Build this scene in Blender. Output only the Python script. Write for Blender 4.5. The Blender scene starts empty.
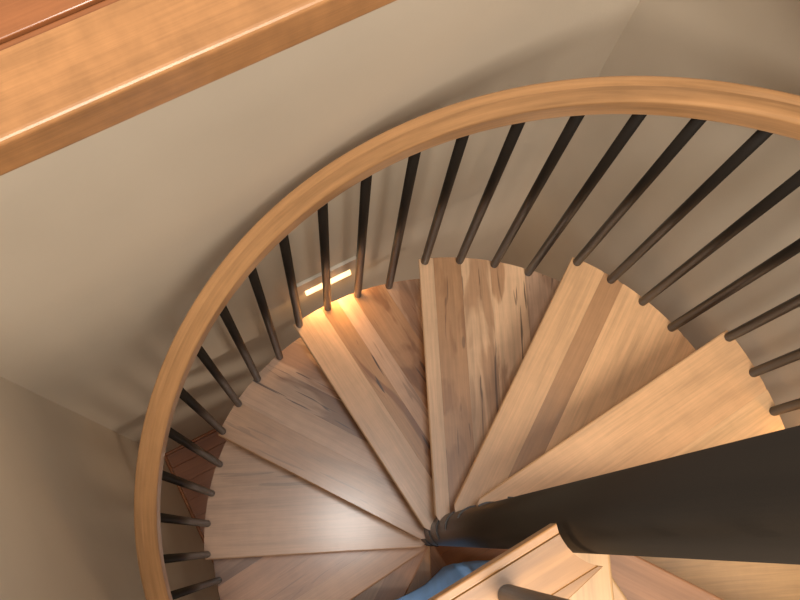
import bpy, bmesh, math, random
from mathutils import Vector, Matrix

random.seed(7)
sc = bpy.context.scene
COL = sc.collection
PI = math.pi

# ------------------------------------------------------------------ camera
# frame: x runs along the long wall behind the stair, y points at that wall, z up,
# the column axis is the origin; heights are counted from the tread that lies under the column
YAW = math.radians(-41.1)
F_PX, TILT, ROLL = 1050.0, 0.23193, 0.24691
CAM = Matrix.Rotation(YAW, 3, 'Z') @ Vector((-0.29982, -0.10440, 2.20161))
fwd = Vector((0, math.sin(TILT), -math.cos(TILT)))
up0 = Vector((0, math.cos(TILT), math.sin(TILT)))
rt0 = Vector((1, 0, 0))
rgt = rt0 * math.cos(ROLL) + up0 * math.sin(ROLL)
upv = up0 * math.cos(ROLL) - rt0 * math.sin(ROLL)
Rz = Matrix.Rotation(YAW, 3, 'Z')
rgt, upv, fwd = Rz @ rgt, Rz @ upv, Rz @ fwd
cam_d = bpy.data.cameras.new('camera')
cam_d.sensor_width = 36.0
cam_d.lens = F_PX / 800.0 * 36.0
cam_d.clip_start = 0.02
cam = bpy.data.objects.new('camera', cam_d)
COL.objects.link(cam)
M3 = Matrix((rgt, upv, -fwd)).transposed()
cam.matrix_world = Matrix.Translation(CAM) @ M3.to_4x4()
sc.camera = cam

# ------------------------------------------------------------------ world and light
w = bpy.data.worlds.new('world')
sc.world = w
w.use_nodes = True
w.node_tree.nodes['Background'].inputs[0].default_value = (1.0, 0.90, 0.78, 1)
w.node_tree.nodes['Background'].inputs[1].default_value = 0.30


def area(name, loc, target, sx, sy, power, color):
    d = bpy.data.lights.new(name, 'AREA')
    d.shape = 'RECTANGLE'
    d.size, d.size_y, d.energy, d.color = sx, sy, power, color
    o = bpy.data.objects.new(name, d)
    COL.objects.link(o)
    o.location = loc
    o.rotation_euler = (Vector(target) - Vector(loc)).to_track_quat('-Z', 'Y').to_euler()
    return o


area('ceiling_lamp', (-0.15, 0.22, 4.20), (0.0, 0.10, 0.0), 0.40, 0.40, 36, (1.0, 0.93, 0.86))
area('room_lamp', (-0.30, -1.20, 3.60), (-0.1, 0.60, 0.0), 1.5, 1.3, 112, (1.0, 0.88, 0.73))
area('hall_fill', (0.40, -2.10, -0.55), (-0.1, 0.0, -2.2), 0.50, 0.50, 13, (1.0, 0.80, 0.62))  # unseen light added to brighten the lowest steps

sc.view_settings.view_transform = 'Standard'
sc.view_settings.look = 'None'
sc.view_settings.gamma = 1.0
sc.view_settings.use_curve_mapping = False
sc.view_settings.exposure = 0.45

# ------------------------------------------------------------------ materials


def new_mat(name):
    m = bpy.data.materials.new(name)
    m.use_nodes = True
    nt = m.node_tree
    b = nt.nodes['Principled BSDF']
    return m, nt, b


def node(nt, typ, **kw):
    n = nt.nodes.new(typ)
    for k, v in kw.items():
        setattr(n, k, v)
    return n


def mixrgb(nt, fac, a, b, blend='MIX'):
    n = node(nt, 'ShaderNodeMix', data_type='RGBA', blend_type=blend)
    for sock, val in ((n.inputs[0], fac), (n.inputs[6], a), (n.inputs[7], b)):
        if hasattr(val, 'is_output'):
            nt.links.new(val, sock)
        else:
            sock.default_value = val
    return n.outputs[2]


def ramp(nt, src, stops):
    r = node(nt, 'ShaderNodeValToRGB')
    els = r.color_ramp.elements
    while len(els) < len(stops):
        els.new(0.5)
    for e, (p, c) in zip(els, stops):
        e.position = p
        e.color = (c, c, c, 1) if not isinstance(c, tuple) else c
    nt.links.new(src, r.inputs[0])
    return r.outputs[0]


def noise(nt, vec, scale, detail=4, rough=0.55, dist=0.0):
    n = node(nt, 'ShaderNodeTexNoise')
    n.inputs['Scale'].default_value = scale
    n.inputs['Detail'].default_value = detail
    n.inputs['Roughness'].default_value = rough
    n.inputs['Distortion'].default_value = dist
    nt.links.new(vec, n.inputs['Vector'])
    return n.outputs['Fac']


def mapping(nt, src, scale, offset=None):
    mp = node(nt, 'ShaderNodeMapping')
    mp.inputs['Scale'].default_value = scale
    nt.links.new(src, mp.inputs['Vector'])
    if offset is not None:
        nt.links.new(offset, mp.inputs['Location'])
    return mp.outputs[0]


def wood(name, rough=0.32, use_uv=False, tint=(1, 1, 1, 1), base=None, coat=0.36, figure=0.3, contrast=1.0):
    """grain runs along local x (or u); the board's own colour is its object colour, alpha = dark mineral streaks"""
    m, nt, b = new_mat(name)
    tc = node(nt, 'ShaderNodeTexCoord')
    oi = node(nt, 'ShaderNodeObjectInfo')
    src = tc.outputs['UV'] if use_uv else tc.outputs['Object']
    mul = node(nt, 'ShaderNodeMath', operation='MULTIPLY')
    nt.links.new(oi.outputs['Random'], mul.inputs[0])
    mul.inputs[1].default_value = 37.0
    comb = node(nt, 'ShaderNodeCombineXYZ')
    for i in range(3):
        nt.links.new(mul.outputs[0], comb.inputs[i])
    off = comb.outputs[0]
    v_long = mapping(nt, src, (2.2, 26, 26), off)
    v_fine = mapping(nt, src, (7, 190, 190), off)
    v_blob = mapping(nt, src, (2.6, 9, 9), off)
    v_fig = mapping(nt, src, (24, 11, 11), off)
    broad = noise(nt, v_long, 1.0, 5, 0.6)
    fine = noise(nt, v_fine, 1.0, 3, 0.6)
    blob = noise(nt, v_blob, 1.0, 3, 0.5, 1.3)
    fig = noise(nt, v_fig, 1.0, 3, 0.6)
    col = oi.outputs['Color'] if base is None else base
    g1 = ramp(nt, broad, [(0.25, 1 - 0.26 * contrast), (0.5, 1.0), (0.75, 1 + 0.10 * contrast)])
    g2 = ramp(nt, fine, [(0.3, 0.86), (0.65, 1.04)])
    g3 = ramp(nt, fig, [(0.35, 1.0 - 0.16 * figure), (0.65, 1.0 + 0.08 * figure)])
    c = mixrgb(nt, 1.0, col, g1, 'MULTIPLY')
    c = mixrgb(nt, 1.0, c, g2, 'MULTIPLY')
    c = mixrgb(nt, 1.0, c, g3, 'MULTIPLY')
    if base is None:
        # heart-wood patches and thin mineral streaks, as much as the board has
        heart = ramp(nt, blob, [(0.50, 0.0), (0.58, 1.0)])
        hm = node(nt, 'ShaderNodeMath', operation='MULTIPLY')
        nt.links.new(heart, hm.inputs[0])
        nt.links.new(oi.outputs['Alpha'], hm.inputs[1])
        c = mixrgb(nt, hm.outputs[0], c, mixrgb(nt, 1.0, c, (0.56, 0.45, 0.36, 1), 'MULTIPLY'))
        v_st = mapping(nt, src, (5, 60, 60), off)
        st = noise(nt, v_st, 1.0, 2, 0.4, 0.8)
        sr = ramp(nt, st, [(0.635, 0.0), (0.675, 1.0)])
        sm = node(nt, 'ShaderNodeMath', operation='MULTIPLY')
        nt.links.new(sr, sm.inputs[0])
        nt.links.new(oi.outputs['Alpha'], sm.inputs[1])
        c = mixrgb(nt, sm.outputs[0], c, (0.07, 0.035, 0.02, 1))
    nt.links.new(c, b.inputs['Base Color'])
    b.inputs['Roughness'].default_value = rough
    b.inputs['Coat Weight'].default_value = coat
    b.inputs['Coat Roughness'].default_value = 0.17
    bp = node(nt, 'ShaderNodeBump')
    bp.inputs['Strength'].default_value = 0.05
    bp.inputs['Distance'].default_value = 0.002
    nt.links.new(fine, bp.inputs['Height'])
    nt.links.new(bp.outputs[0], b.inputs['Normal'])
    return m


def paint(name, color, rough=0.75, scale=120, bump=0.12):
    m, nt, b = new_mat(name)
    tc = node(nt, 'ShaderNodeTexCoord')
    nz = noise(nt, tc.outputs['Object'], scale, 3, 0.5)
    big = noise(nt, tc.outputs['Object'], 2.5, 3, 0.5)
    c = mixrgb(nt, 1.0, (*color, 1), ramp(nt, big, [(0.3, 0.96), (0.7, 1.03)]), 'MULTIPLY')
    nt.links.new(c, b.inputs['Base Color'])
    b.inputs['Roughness'].default_value = rough
    bp = node(nt, 'ShaderNodeBump')
    bp.inputs['Strength'].default_value = bump
    bp.inputs['Distance'].default_value = 0.003
    nt.links.new(nz, bp.inputs['Height'])
    nt.links.new(bp.outputs[0], b.inputs['Normal'])
    return m


M_WALL = paint('wall_paint', (0.71, 0.63, 0.52))
M_PLATE = paint('plate_paint', (0.62, 0.56, 0.48), 0.5, 300, 0.03)
M_METAL = paint('dark_bronze_powder_coat', (0.018, 0.013, 0.009), 0.38, 500, 0.10)
M_BAR = paint('dark_bronze_bar', (0.013, 0.010, 0.008), 0.40, 500, 0.06)
for mm in (M_METAL, M_BAR):
    mm.node_tree.nodes['Principled BSDF'].inputs['Specular IOR Level'].default_value = 0.35
M_TREAD = wood('maple_boards', 0.34)
M_RAIL = wood('oak_handrail', 0.30, True, base=(0.48, 0.26, 0.115, 1), figure=0.2, contrast=1.5)
M_TRIM = wood('maple_trim', 0.30, base=(0.48, 0.235, 0.095, 1), figure=0.8)
M_CHERRY = wood('red_brown_floor', 0.35, base=(0.36, 0.135, 0.05, 1))
M_LANDING = wood('landing_hickory', 0.32, base=(0.37, 0.18, 0.062, 1), figure=0.3, contrast=1.8, coat=0.15)

m, nt, b = new_mat('step_light_lens')
b.inputs['Base Color'].default_value = (1, 0.9, 0.75, 1)
b.inputs['Emission Color'].default_value = (1.0, 0.66, 0.32, 1)
b.inputs['Emission Strength'].default_value = 1.6
M_LENS = m
m, nt, b = new_mat('blue_plastic')
tc = node(nt, 'ShaderNodeTexCoord')
nz = noise(nt, tc.outputs['Object'], 9, 4, 0.5)
c = mixrgb(nt, 1.0, (0.22, 0.46, 0.92, 1), ramp(nt, nz, [(0.3, 0.9), (0.7, 1.1)]), 'MULTIPLY')
nt.links.new(c, b.inputs['Base Color'])
b.inputs['Roughness'].default_value = 0.45
M_BLUE = m

# ------------------------------------------------------------------ helpers


def link(name, me, mat, parent=None, loc=None, rotz=0.0):
    o = bpy.data.objects.new(name, me)
    COL.objects.link(o)
    if mat and not me.materials:
        me.materials.append(mat)
    if parent:
        o.parent = parent
    if loc:
        o.location = loc
    o.rotation_euler = (0, 0, rotz)
    return o


def empty(name, loc=(0, 0, 0)):
    o = bpy.data.objects.new(name, None)
    o.empty_display_size = 0.1
    COL.objects.link(o)
    o.location = loc
    return o


def tag(o, label, cat, group=None):
    o['label'] = label
    o['category'] = cat
    if group:
        o['group'] = group
    return o


def struct(o, label=None, cat=None):
    o['kind'] = 'structure'
    if label:
        o['label'] = label
        o['category'] = cat
    return o


def bm_mesh(bm, name, smooth=False):
    bmesh.ops.recalc_face_normals(bm, faces=bm.faces)
    me = bpy.data.meshes.new(name)
    bm.to_mesh(me)
    bm.free()
    if smooth:
        for p in me.polygons:
            p.use_smooth = True
    return me


def box_mesh(name, x0, x1, y0, y1, z0, z1, bevel=0.0, seg=2, sel=None):
    bm = bmesh.new()
    bmesh.ops.create_cube(bm, size=1.0)
    for v in bm.verts:
        v.co = Vector((x0 + (v.co.x + .5) * (x1 - x0), y0 + (v.co.y + .5) * (y1 - y0), z0 + (v.co.z + .5) * (z1 - z0)))
    if bevel > 0:
        es = [e for e in bm.edges if sel is None or sel(e)]
        bmesh.ops.bevel(bm, geom=es, offset=bevel, segments=seg, profile=0.5, affect='EDGES')
    return bm_mesh(bm, name)


def cyl_mesh(name, r, z0, z1, seg=20, smooth=True):
    bm = bmesh.new()
    bmesh.ops.create_cone(bm, cap_ends=True, segments=seg, radius1=r, radius2=r, depth=z1 - z0)
    bmesh.ops.translate(bm, verts=bm.verts, vec=(0, 0, (z0 + z1) / 2))
    me = bm_mesh(bm, name)
    if smooth:
        for p in me.polygons:
            p.use_smooth = abs(p.normal.z) < 0.5
    return me


def clip(poly, a, b, c):
    """keep a*x + b*y <= c"""
    out = []
    for i in range(len(poly)):
        p, q = poly[i], poly[(i + 1) % len(poly)]
        dp, dq = a * p[0] + b * p[1] - c, a * q[0] + b * q[1] - c
        if dp <= 0:
            out.append(p)
        if (dp < 0 < dq) or (dq < 0 < dp):
            t = dp / (dp - dq)
            out.append((p[0] + t * (q[0] - p[0]), p[1] + t * (q[1] - p[1])))
    res = []
    for p in out:
        if not res or (abs(p[0] - res[-1][0]) + abs(p[1] - res[-1][1])) > 1e-5:
            res.append(p)
    if len(res) > 1 and abs(res[0][0] - res[-1][0]) + abs(res[0][1] - res[-1][1]) < 1e-5:
        res.pop()
    return res


def slab_mesh(name, poly, z0, z1, round_test=None, r=0.006, seg=3):
    bm = bmesh.new()
    vb = [bm.verts.new((x, y, z0)) for x, y in poly]
    vt = [bm.verts.new((x, y, z1)) for x, y in poly]
    n = len(poly)
    bm.faces.new(list(reversed(vb)))
    bm.faces.new(vt)
    for i in range(n):
        j = (i + 1) % n
        bm.faces.new((vb[i], vb[j], vt[j], vt[i]))
    if round_test:
        es = []
        for i in range(n):
            j = (i + 1) % n
            if round_test(poly[i], poly[j]):
                for vs in ((vt[i], vt[j]), (vb[i], vb[j])):
                    e = bm.edges.get(vs)
                    if e:
                        es.append(e)
        if es:
            bmesh.ops.bevel(bm, geom=es, offset=r, segments=seg, profile=0.5, affect='EDGES', clamp_overlap=True)
    return bm_mesh(bm, name)


# ------------------------------------------------------------------ dimensions
H = 0.24626                     # riser
DTH = 0.52255                   # angle of one tread
TH0 = 0.36841 + YAW             # nosing angle of tread 0
R_TR = 0.774                    # tread radius
R_BAL = 0.765
R_RAIL = 0.7715
D0, DB = 0.0220, 0.13322        # first baluster behind the nosing, baluster spacing
RC = 0.0462                     # column radius
NOSE = 0.052                    # nosing line passes this far ahead of the axis
TT = 0.027                      # tread thickness
Z_FLOOR = -11 * H - 0.03
Z_UP = 0.94                     # upper floor and landing
YA, XB, XC, YD = 0.835, -0.845, 0.787, -0.90
SKEW = 0.048 / (YA - YD)        # the right-hand wall runs slightly out of square

# ------------------------------------------------------------------ the setting
Tw = 0.10
Z_WT = 0.845
struct(link('wall_back', box_mesh('wall_back', XB - Tw, XC + Tw + .05, YA, YA + Tw, Z_FLOOR - .02, Z_WT), M_WALL))
struct(link('wall_left', box_mesh('wall_left', XB - Tw, XB, YD, YA, Z_FLOOR - .02, Z_WT), M_WALL))
me = box_mesh('wall_right', XC, XC + Tw, YD, YA, Z_FLOOR - .02, Z_WT)
for v in me.vertices:
    v.co.x += (YA - v.co.y) * SKEW
struct(link('wall_right', me, M_WALL))
bm = bmesh.new()
for x0, x1, z0, z1 in ((XB - Tw, -0.15, Z_FLOOR - .02, Z_WT), (0.68, XC + Tw + .06, Z_FLOOR - .02, Z_WT), (-0.15, 0.68, Z_FLOOR + 2.05, Z_WT)):
    tmp = box_mesh('tmp', x0, x1, YD - Tw, YD, z0, z1)
    bm.from_mesh(tmp)
    bpy.data.meshes.remove(tmp)
struct(link('wall_front', bm_mesh(bm, 'wall_front'), M_WALL))

fl = struct(link('floor', box_mesh('floor', XB - Tw, XC + Tw + .06, YD - 1.6, YA + Tw, Z_FLOOR - 0.06, Z_FLOOR - 0.02), M_CHERRY))
bw = 0.083
meb = box_mesh('floor_plank', XB + .001, XC + .040, 0.0003, bw - 0.0003, Z_FLOOR - .02, Z_FLOOR, 0.0006, 1)
y = YD - 19 * bw
while y < YA - 0.01:
    if y + bw > YA:
        me_last = box_mesh('floor_plank_narrow', XB + .001, XC - .001, 0.0006, YA - y - .0006, Z_FLOOR - .02, Z_FLOOR, 0.0015, 1)
        link('plank', me_last, M_CHERRY, fl, (0, y, 0))
    else:
        link('plank', meb, M_CHERRY, fl, (0, y, 0))
    y += bw

# base shoe mouldings of the lower floor
sel_top = lambda e: all(v.co.z > Z_FLOOR + .02 for v in e.verts)
struct(link('baseboard_back', box_mesh('baseboard_back', XB + .014, XC, YA - .014, YA, Z_FLOOR, Z_FLOOR + .030, 0.006, 3, sel_top), M_CHERRY))
struct(link('baseboard_left', box_mesh('baseboard_left', XB, XB + .014, YD, YA, Z_FLOOR, Z_FLOOR + .030, 0.006, 3, sel_top), M_CHERRY))

# edge of the upper floor round the stair opening: thick maple nosings, then red-brown boards
Y_NOSE = 0.746
nose_sel = lambda axis, val: (lambda e: all(abs(v.co[axis] - val) < 1e-5 for v in e.verts) and abs(e.verts[0].co.z - e.verts[1].co.z) < 1e-5)
struct(link('trim_1', box_mesh('trim_1', XB - .3, XC + .3, Y_NOSE, 0.861, 0.846, Z_UP, 0.009, 4, nose_sel(1, Y_NOSE)), M_TRIM))
me = box_mesh('trim_2', 0.665, XC + .06, YD, Y_NOSE - .001, 0.846, Z_UP, 0.009, 4, nose_sel(0, 0.665))  # out of view; overhang deepened to shade the top of the right wall
struct(link('trim_2', me, wood('maple_trim_cross', 0.30, base=(0.48, 0.235, 0.095, 1), figure=0.8)))
me = box_mesh('trim_3', XB - .04, XB + .06, 0.03, Y_NOSE - .001, 0.852, Z_UP, 0.009, 4, nose_sel(0, XB + .06))
struct(link('trim_3', me, M_TRIM))
struct(link('trim_4', box_mesh('trim_4', XB - .3, XC + .3, 0.8615, 0.8740, 0.90, Z_UP - .006, 0.003, 2), M_CHERRY))
upf = struct(link('floor_upper', box_mesh('floor_upper', XB - .6, XC + .6, 0.8745, 1.62, 0.86, Z_UP - .022), M_CHERRY))
me_up = box_mesh('upper_plank', XB - .6, XC + .6, 0.0008, 0.0712, Z_UP - .022, Z_UP - .002, 0.002, 2)
for i in range(10):
    link('plank', me_up, M_CHERRY, upf, (0, 0.8765 + i * 0.0725, 0))

# ------------------------------------------------------------------ spiral staircase
stair = tag(empty('spiral_staircase', (0, 0, Z_FLOOR)),
            'spiral staircase with maple treads, dark bronze column and balusters and curved oak handrail', 'staircase')


def sl(name, me, mat, parent, loc=(0, 0, 0), rotz=0.0):
    if parent is stair:
        loc = (loc[0], loc[1], loc[2] - Z_FLOOR)
    return link(name, me, mat, parent, loc, rotz)


sl('column', cyl_mesh('column', RC, Z_FLOOR, 1.92, 64), M_METAL, stair)
# domed cap on the column
bm = bmesh.new()
bmesh.ops.create_uvsphere(bm, u_segments=32, v_segments=12, radius=RC * 1.06)
for v in bm.verts:
    v.co.z = 1.92 + max(v.co.z, -0.012) * 0.7
sl('column_cap', bm_mesh(bm, 'column_cap', True), M_METAL, stair)

L = (0.70, 0.455, 0.275)      # pale maple
P = (0.58, 0.375, 0.25)        # pinkish pale
G = (0.58, 0.35, 0.17)        # golden
W = (0.70, 0.42, 0.22)        # warm maple
N = (0.43, 0.235, 0.115)       # brown heart
Dk = (0.27, 0.145, 0.085)     # dark brown
Rd = (0.40, 0.19, 0.09)      # reddish
# boards of each tread from the nosing backwards: (width, colour, streaks)
BOARDS = {
    -3: [(.11, G, 0), (.12, G, 0), (.3, G, 0)],
    -2: [(.12, G, 0), (.10, G, .1), (.3, G, 0)],
    -1: [(.10, Rd, 0), (.13, N, 0), (.3, G, .1)],
    0: [(.12, W, 0), (.12, G, 0), (.3, W, 0)],
    1: [(.17, W, 0), (.12, (0.66, 0.42, 0.225), 0), (.3, W, .1)],
    2: [(.095, W, .0), (.058, N, 0), (.20, W, .05), (.3, W, 0)],
    3: [(.042, L, 0), (.080, N, .5), (.085, L, .7), (.10, L, .8), (.3, P, .7)],
    4: [(.100, L, 0), (.055, (.47, .26, .12), 1), (.050, P, .3), (.10, N, .8), (.3, P, .8)],
    5: [(.125, (0.49, 0.285, 0.155), .3), (.075, (.55, .35, .225), .1), (.08, (0.46, .30, .20), 1), (.3, P, .8)],
    6: [(.225, (.53, .325, .205), .0), (.3, (0.50, .31, .19), .35)],
    7: [(.11, (.48, .26, .14), 0), (.10, (.40, .20, .105), .3), (.09, (.43, .22, .12), .1), (.3, (.29, .15, .085), .6)],
    8: [(.10, Rd, .2), (.12, N, .2), (.3, Rd, .2)],
    9: [(.12, N, .1), (.12, Rd, .2), (.3, N, .2)],
    10: [(.10, Rd, .1), (.12, Rd, .2), (.3, N, .2)],
}
dir_off = -math.asin(NOSE / R_TR)
xo = math.sqrt(R_TR ** 2 - NOSE ** 2)


def tread_poly(back):
    """outline in the tread's frame: x along the nosing, y towards the step below"""
    a0 = math.asin(NOSE / R_TR)
    pts = [(0.044, NOSE), (0.020, 0.036), (0.0, 0.006)]
    pts.reverse()                                    # hub -> nosing inner corner
    arc = []
    steps = 26
    a_back = -back + math.asin(0.012 / R_TR)
    for i in range(steps + 1):
        a = a0 + (a_back - a0) * i / steps
        arc.append((R_TR * math.cos(a), R_TR * math.sin(a)))
    return pts + arc                                 # clockwise


def is_outer(p, q):
    front = abs(p[1] - NOSE) < 1e-4 and abs(q[1] - NOSE) < 1e-4
    rp, rq = math.hypot(*p), math.hypot(*q)
    return front or (rp > R_TR - 4e-3 and rq > R_TR - 4e-3)


arc = [(0.050 * math.cos(math.radians(a)), 0.050 * math.sin(math.radians(a))) for a in range(10, 121, 10)]
me_notch_shade = slab_mesh('notch_shade', [(0, 0)] + arc, -TT - .002, -TT + .003)  # dark sector added as the gap shadow between nosing and column
me_screw = cyl_mesh('set_screw', 0.004, -0.003, 0.003, 8)
for k in sorted(BOARDS):
    th = TH0 + k * DTH + dir_off
    back = DTH + (0.50 if k == -3 else 0.0)
    poly = tread_poly(back)
    small = [(x * 0.985 + (0.0), min(y, NOSE - 0.002)) for x, y in poly]
    tr = sl('tread', slab_mesh('tread_core', small, -TT, -TT + 0.012), M_TREAD, stair, (0, 0, -k * H), th)
    tr.color = (*BOARDS[k][0][1], 0.0)
    y1 = NOSE
    for i, (wd, colr, st) in enumerate(BOARDS[k]):
        y0 = y1 - wd if i < len(BOARDS[k]) - 1 else -2.0
        bp = clip(poly, 0, 1, y1 - (0 if i == 0 else 0.0001))
        bp = clip(bp, 0, -1, -(y0 + 0.0001))
        if len(bp) >= 3:
            o = link('board', slab_mesh('tread_board', bp, -TT + 0.012, 0.0, is_outer, 0.0045, 3), M_TREAD, tr)
            jit = random.uniform(0.95, 1.05)
            o.color = (colr[0] * jit, colr[1] * jit, colr[2] * jit, st)
        y1 = y0
        if y0 < -1:
            break
    sl('notch_shade', me_notch_shade, M_METAL, stair, (0, 0, -k * H), th)

# balusters: four to a tread, each reaching from its tread to the rail
RAIL_Z = 1.007        # underside of the rail above the line through the nosings
RW, RH = 0.0535, 0.063
me_bal = []
for i in range(4):
    lift = (D0 + i * DB) / DTH * H
    me_bal.append(cyl_mesh('baluster', 0.0116, -0.004, RAIL_Z + lift + 0.006, 20))
for k in sorted(BOARDS):
    for i in range(4):
        a = TH0 + k * DTH - D0 - i * DB
        sl('baluster', me_bal[i], M_BAR, stair, (R_BAL * math.cos(a), R_BAL * math.sin(a), -k * H))

# handrail swept along the helix
prof = []
cr = 0.0075
for cx, cz, a0 in ((RW / 2 - cr, RH - cr, 0), (-RW / 2 + cr, RH - cr, 90), (-RW / 2 + cr, cr, 180), (RW / 2 - cr, cr, 270)):
    t = math.radians(a0)                      # a support point on the flat before and after each rounded corner
    prof.append((cx + cr * math.cos(t) + 0.003 * math.sin(t), cz + cr * math.sin(t) - 0.003 * math.cos(t)))
    for q in range(6):
        t = math.radians(a0 + 90 * q / 5)
        prof.append((cx + cr * math.cos(t), cz + cr * math.sin(t)))
    prof.append((cx + cr * math.cos(t) - 0.003 * math.sin(t), cz + cr * math.sin(t) + 0.003 * math.cos(t)))
    if a0 == 0:                               # glue line of the laminated rail along its top
        for gx, gz in ((0.0060, 0.0), (0.0050, -0.0012), (0.0038, 0.0)):
            prof.append((gx, RH + gz))
per = [0.0]
for i in range(len(prof)):
    p, q = prof[i], prof[(i + 1) % len(prof)]
    per.append(per[-1] + math.hypot(p[0] - q[0], p[1] - q[1]))
bm = bmesh.new()
uvl = bm.loops.layers.uv.new('UVMap')
t0, t1, NS = -3.3, 10.9, 300
rings = []
for s in range(NS + 1):
    t = t0 + (t1 - t0) * s / NS
    a = TH0 + t * DTH
    zb = -t * H + RAIL_Z
    rings.append([bm.verts.new(((R_RAIL + dx) * math.cos(a), (R_RAIL + dx) * math.sin(a), zb + dz)) for dx, dz in prof])
seglen = math.hypot(R_BAL * DTH, H) * (t1 - t0) / NS
n = len(prof)
for s in range(NS):
    for i in range(n):
        j = (i + 1) % n
        f = bm.faces.new((rings[s][i], rings[s][j], rings[s + 1][j], rings[s + 1][i]))
        f.smooth = True
        for lp, (uu, vv) in zip(f.loops, ((s, per[i]), (s, per[i + 1]), (s + 1, per[i + 1]), (s + 1, per[i]))):
            lp[uvl].uv = (uu * seglen, vv)
bm.faces.new(rings[0])
bm.faces.new(list(reversed(rings[-1])))
sl('handrail', bm_mesh(bm, 'handrail'), M_RAIL, stair)

# ------------------------------------------------------------------ landing
land = tag(empty('landing', (0, 0, Z_UP - 0.05)),
           'golden wood landing at the top of the stairs with its own guard rail', 'landing')
ZL = Z_UP
land.rotation_euler = (0, 0, math.radians(3.2))


def ll(name, me, mat, loc=(0, 0, 0)):
    return link(name, me, mat, land, (loc[0], loc[1], loc[2] - Z_UP + 0.05))


LROT = math.radians(3.2)       # the landing's edge is not quite square to the wall
slope = math.tan(math.radians(13.7) - LROT)
EDGE = 0.0215
RL = 0.060


def landing_poly():
    e = EDGE
    pts = [(-0.86, e), (-math.sqrt(RL ** 2 - e ** 2), e)]
    a0, a1 = math.atan2(e, -math.sqrt(RL ** 2 - e ** 2)), math.radians(238) - LROT
    a0 = a0 % (2 * PI)
    for i in range(1, 9):
        a = a0 + (a1 - a0) * i / 8
        pts.append((RL * math.cos(a), RL * math.sin(a)))
    px, py = pts[-1]
    pts.append((-0.86, py - slope * (px + 0.86)))
    return pts


lp = landing_poly()
ys = [EDGE, EDGE - .012, -0.045, -0.115, -0.185, -0.5]
for i in range(5):
    b_ = clip(clip(lp, 0, 1, ys[i] - (0.0 if i == 0 else 0.0001)), 0, -1, -(ys[i + 1] + 0.0001))
    if len(b_) < 3:
        continue
    if i == 0:
        ll('nosing', slab_mesh('landing_nosing', b_, ZL - 0.04, ZL - 0.001, lambda p, q: abs(p[1] - q[1]) < 1e-4, 0.005, 3), M_LANDING)
    else:
        ll('board', slab_mesh('landing_board', b_, ZL - 0.04, ZL, lambda p, q: True, 0.0009, 1), M_LANDING)
me_lb = cyl_mesh('landing_baluster', 0.0125, ZL - 0.003, ZL + 0.915, 20)
for i in range(7):
    ll('baluster', me_lb, M_BAR, (-0.149 - 0.1 * i, -0.019, 0))
ll('guard_rail', box_mesh('guard_rail', XB, -0.075, -0.019 - .028, -0.019 + .028, ZL + 0.912, ZL + 0.96, 0.012, 4), M_TRIM)

# ------------------------------------------------------------------ step lights in the walls


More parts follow.
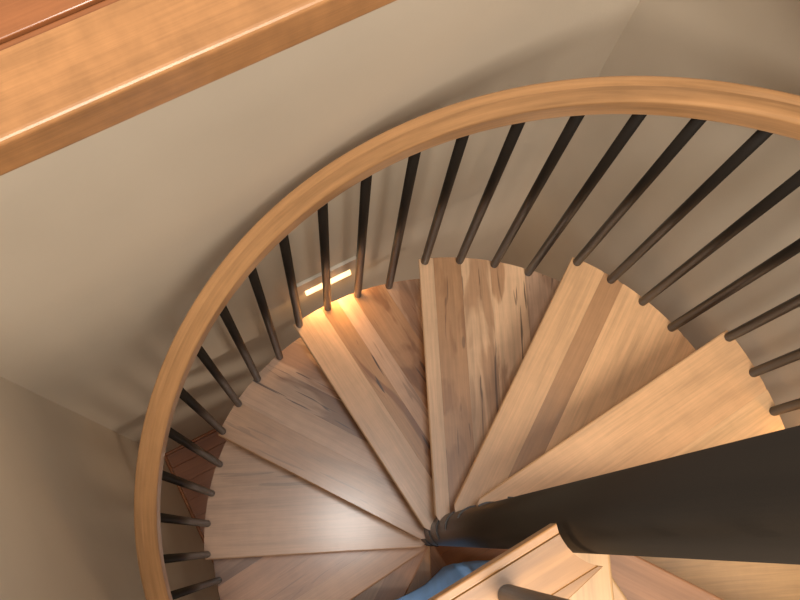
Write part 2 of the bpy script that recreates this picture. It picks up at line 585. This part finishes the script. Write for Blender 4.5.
def step_light(name, label, origin, rotz):
    """built facing -y: plate on the wall plane y = 0"""
    t = tag(empty(name, origin), label, 'light', 'step lights in the stair walls')
    t.rotation_euler = (0, 0, rotz)
    sel = None
    link('face_plate', box_mesh('face_plate', -0.100, 0.100, -0.011, 0.0, -0.060, 0.060, 0.002, 2), M_PLATE, t)
    lm = box_mesh('lens', -0.076, 0.076, -0.0112, -0.0112 + .004, -0.055, -0.030, 0.0, 1)
    for v in lm.vertices:                      # the lens leans out towards its lower edge
        if v.co.y < -0.01:
            v.co.y = -0.0125 if v.co.z > -0.04 else -0.0210
    link('lens', lm, M_LENS, t)
    d = bpy.data.lights.new(name + '_bulb', 'AREA')
    d.shape = 'RECTANGLE'
    d.size, d.size_y, d.energy, d.color = 0.15, 0.02, 0.60, (1.0, 0.55, 0.21)
    o = bpy.data.objects.new('bulb', d)
    COL.objects.link(o)
    o.parent = t
    o.location = (0, -0.030, -0.052)
    o.rotation_euler = (math.radians(40), 0, PI)
    o.rotation_euler = Vector((0, -0.75, -0.66)).to_track_quat('-Z', 'Y').to_euler()
    return t


step_light('step_light', 'lit step light with pale face plate low on the wall behind the balusters',
           (0.018, YA, -0.872), 0.0)
step_light('step_light', 'lit step light on the side wall over the warm-lit tread next to the column',
           (XC + (YA + 0.27) * SKEW, -0.27, -0.120), -PI / 2 + math.atan(SKEW))

# ------------------------------------------------------------------ blue sheet on the lowest steps
bm = bmesh.new()
inner = [(-0.36, -0.13), (-0.200, -0.168), (-0.077, -0.184), (0.040, -0.176), (0.10, -0.195), (0.205, -0.241), (0.30, -0.29)]
NV = 14
grid = []
NU = 48
for i in range(NU + 1):
    f = i / NU * (len(inner) - 1)
    j = min(int(f), len(inner) - 2)
    t = f - j
    p = Vector(inner[j]).lerp(Vector(inner[j + 1]), t)
    row = []
    for q in range(NV + 1):
        r2 = p.length + (0.74 - p.length) * q / NV
        d = p.normalized() * r2
        ang = math.atan2(d.y, d.x)
        kk = ((ang - TH0) % (2 * PI)) / DTH
        asc = math.asin(min(1, NOSE / max(r2, NOSE + .01))) / DTH
        kk2 = kk - asc * 1.0 + 0.0
        while kk2 < 6.5:
            kk2 += 12.024
        zz = -kk2 * H + 0.045
        zz = max(zz, -10 * H + 0.02 if kk2 < 10.4 else Z_FLOOR + 0.03)
        zz += (0.003 * math.sin(ang * 31 + r2 * 14) + 0.003 * math.sin(r2 * 47 - ang * 9)) * min(1, q / 3)
        row.append(bm.verts.new((d.x, d.y, zz + 0.012)))
    grid.append(row)
for i in range(NU):
    for q in range(NV):
        bm.faces.new((grid[i][q], grid[i + 1][q], grid[i + 1][q + 1], grid[i][q + 1])).smooth = True
bmesh.ops.recalc_face_normals(bm, faces=bm.faces)
ext = bmesh.ops.solidify(bm, geom=bm.faces[:], thickness=0.004)
tag(link('plastic_sheet', bm_mesh(bm, 'plastic_sheet', True), M_BLUE),
    'blue plastic sheet lying over the lowest steps below the landing', 'sheet')
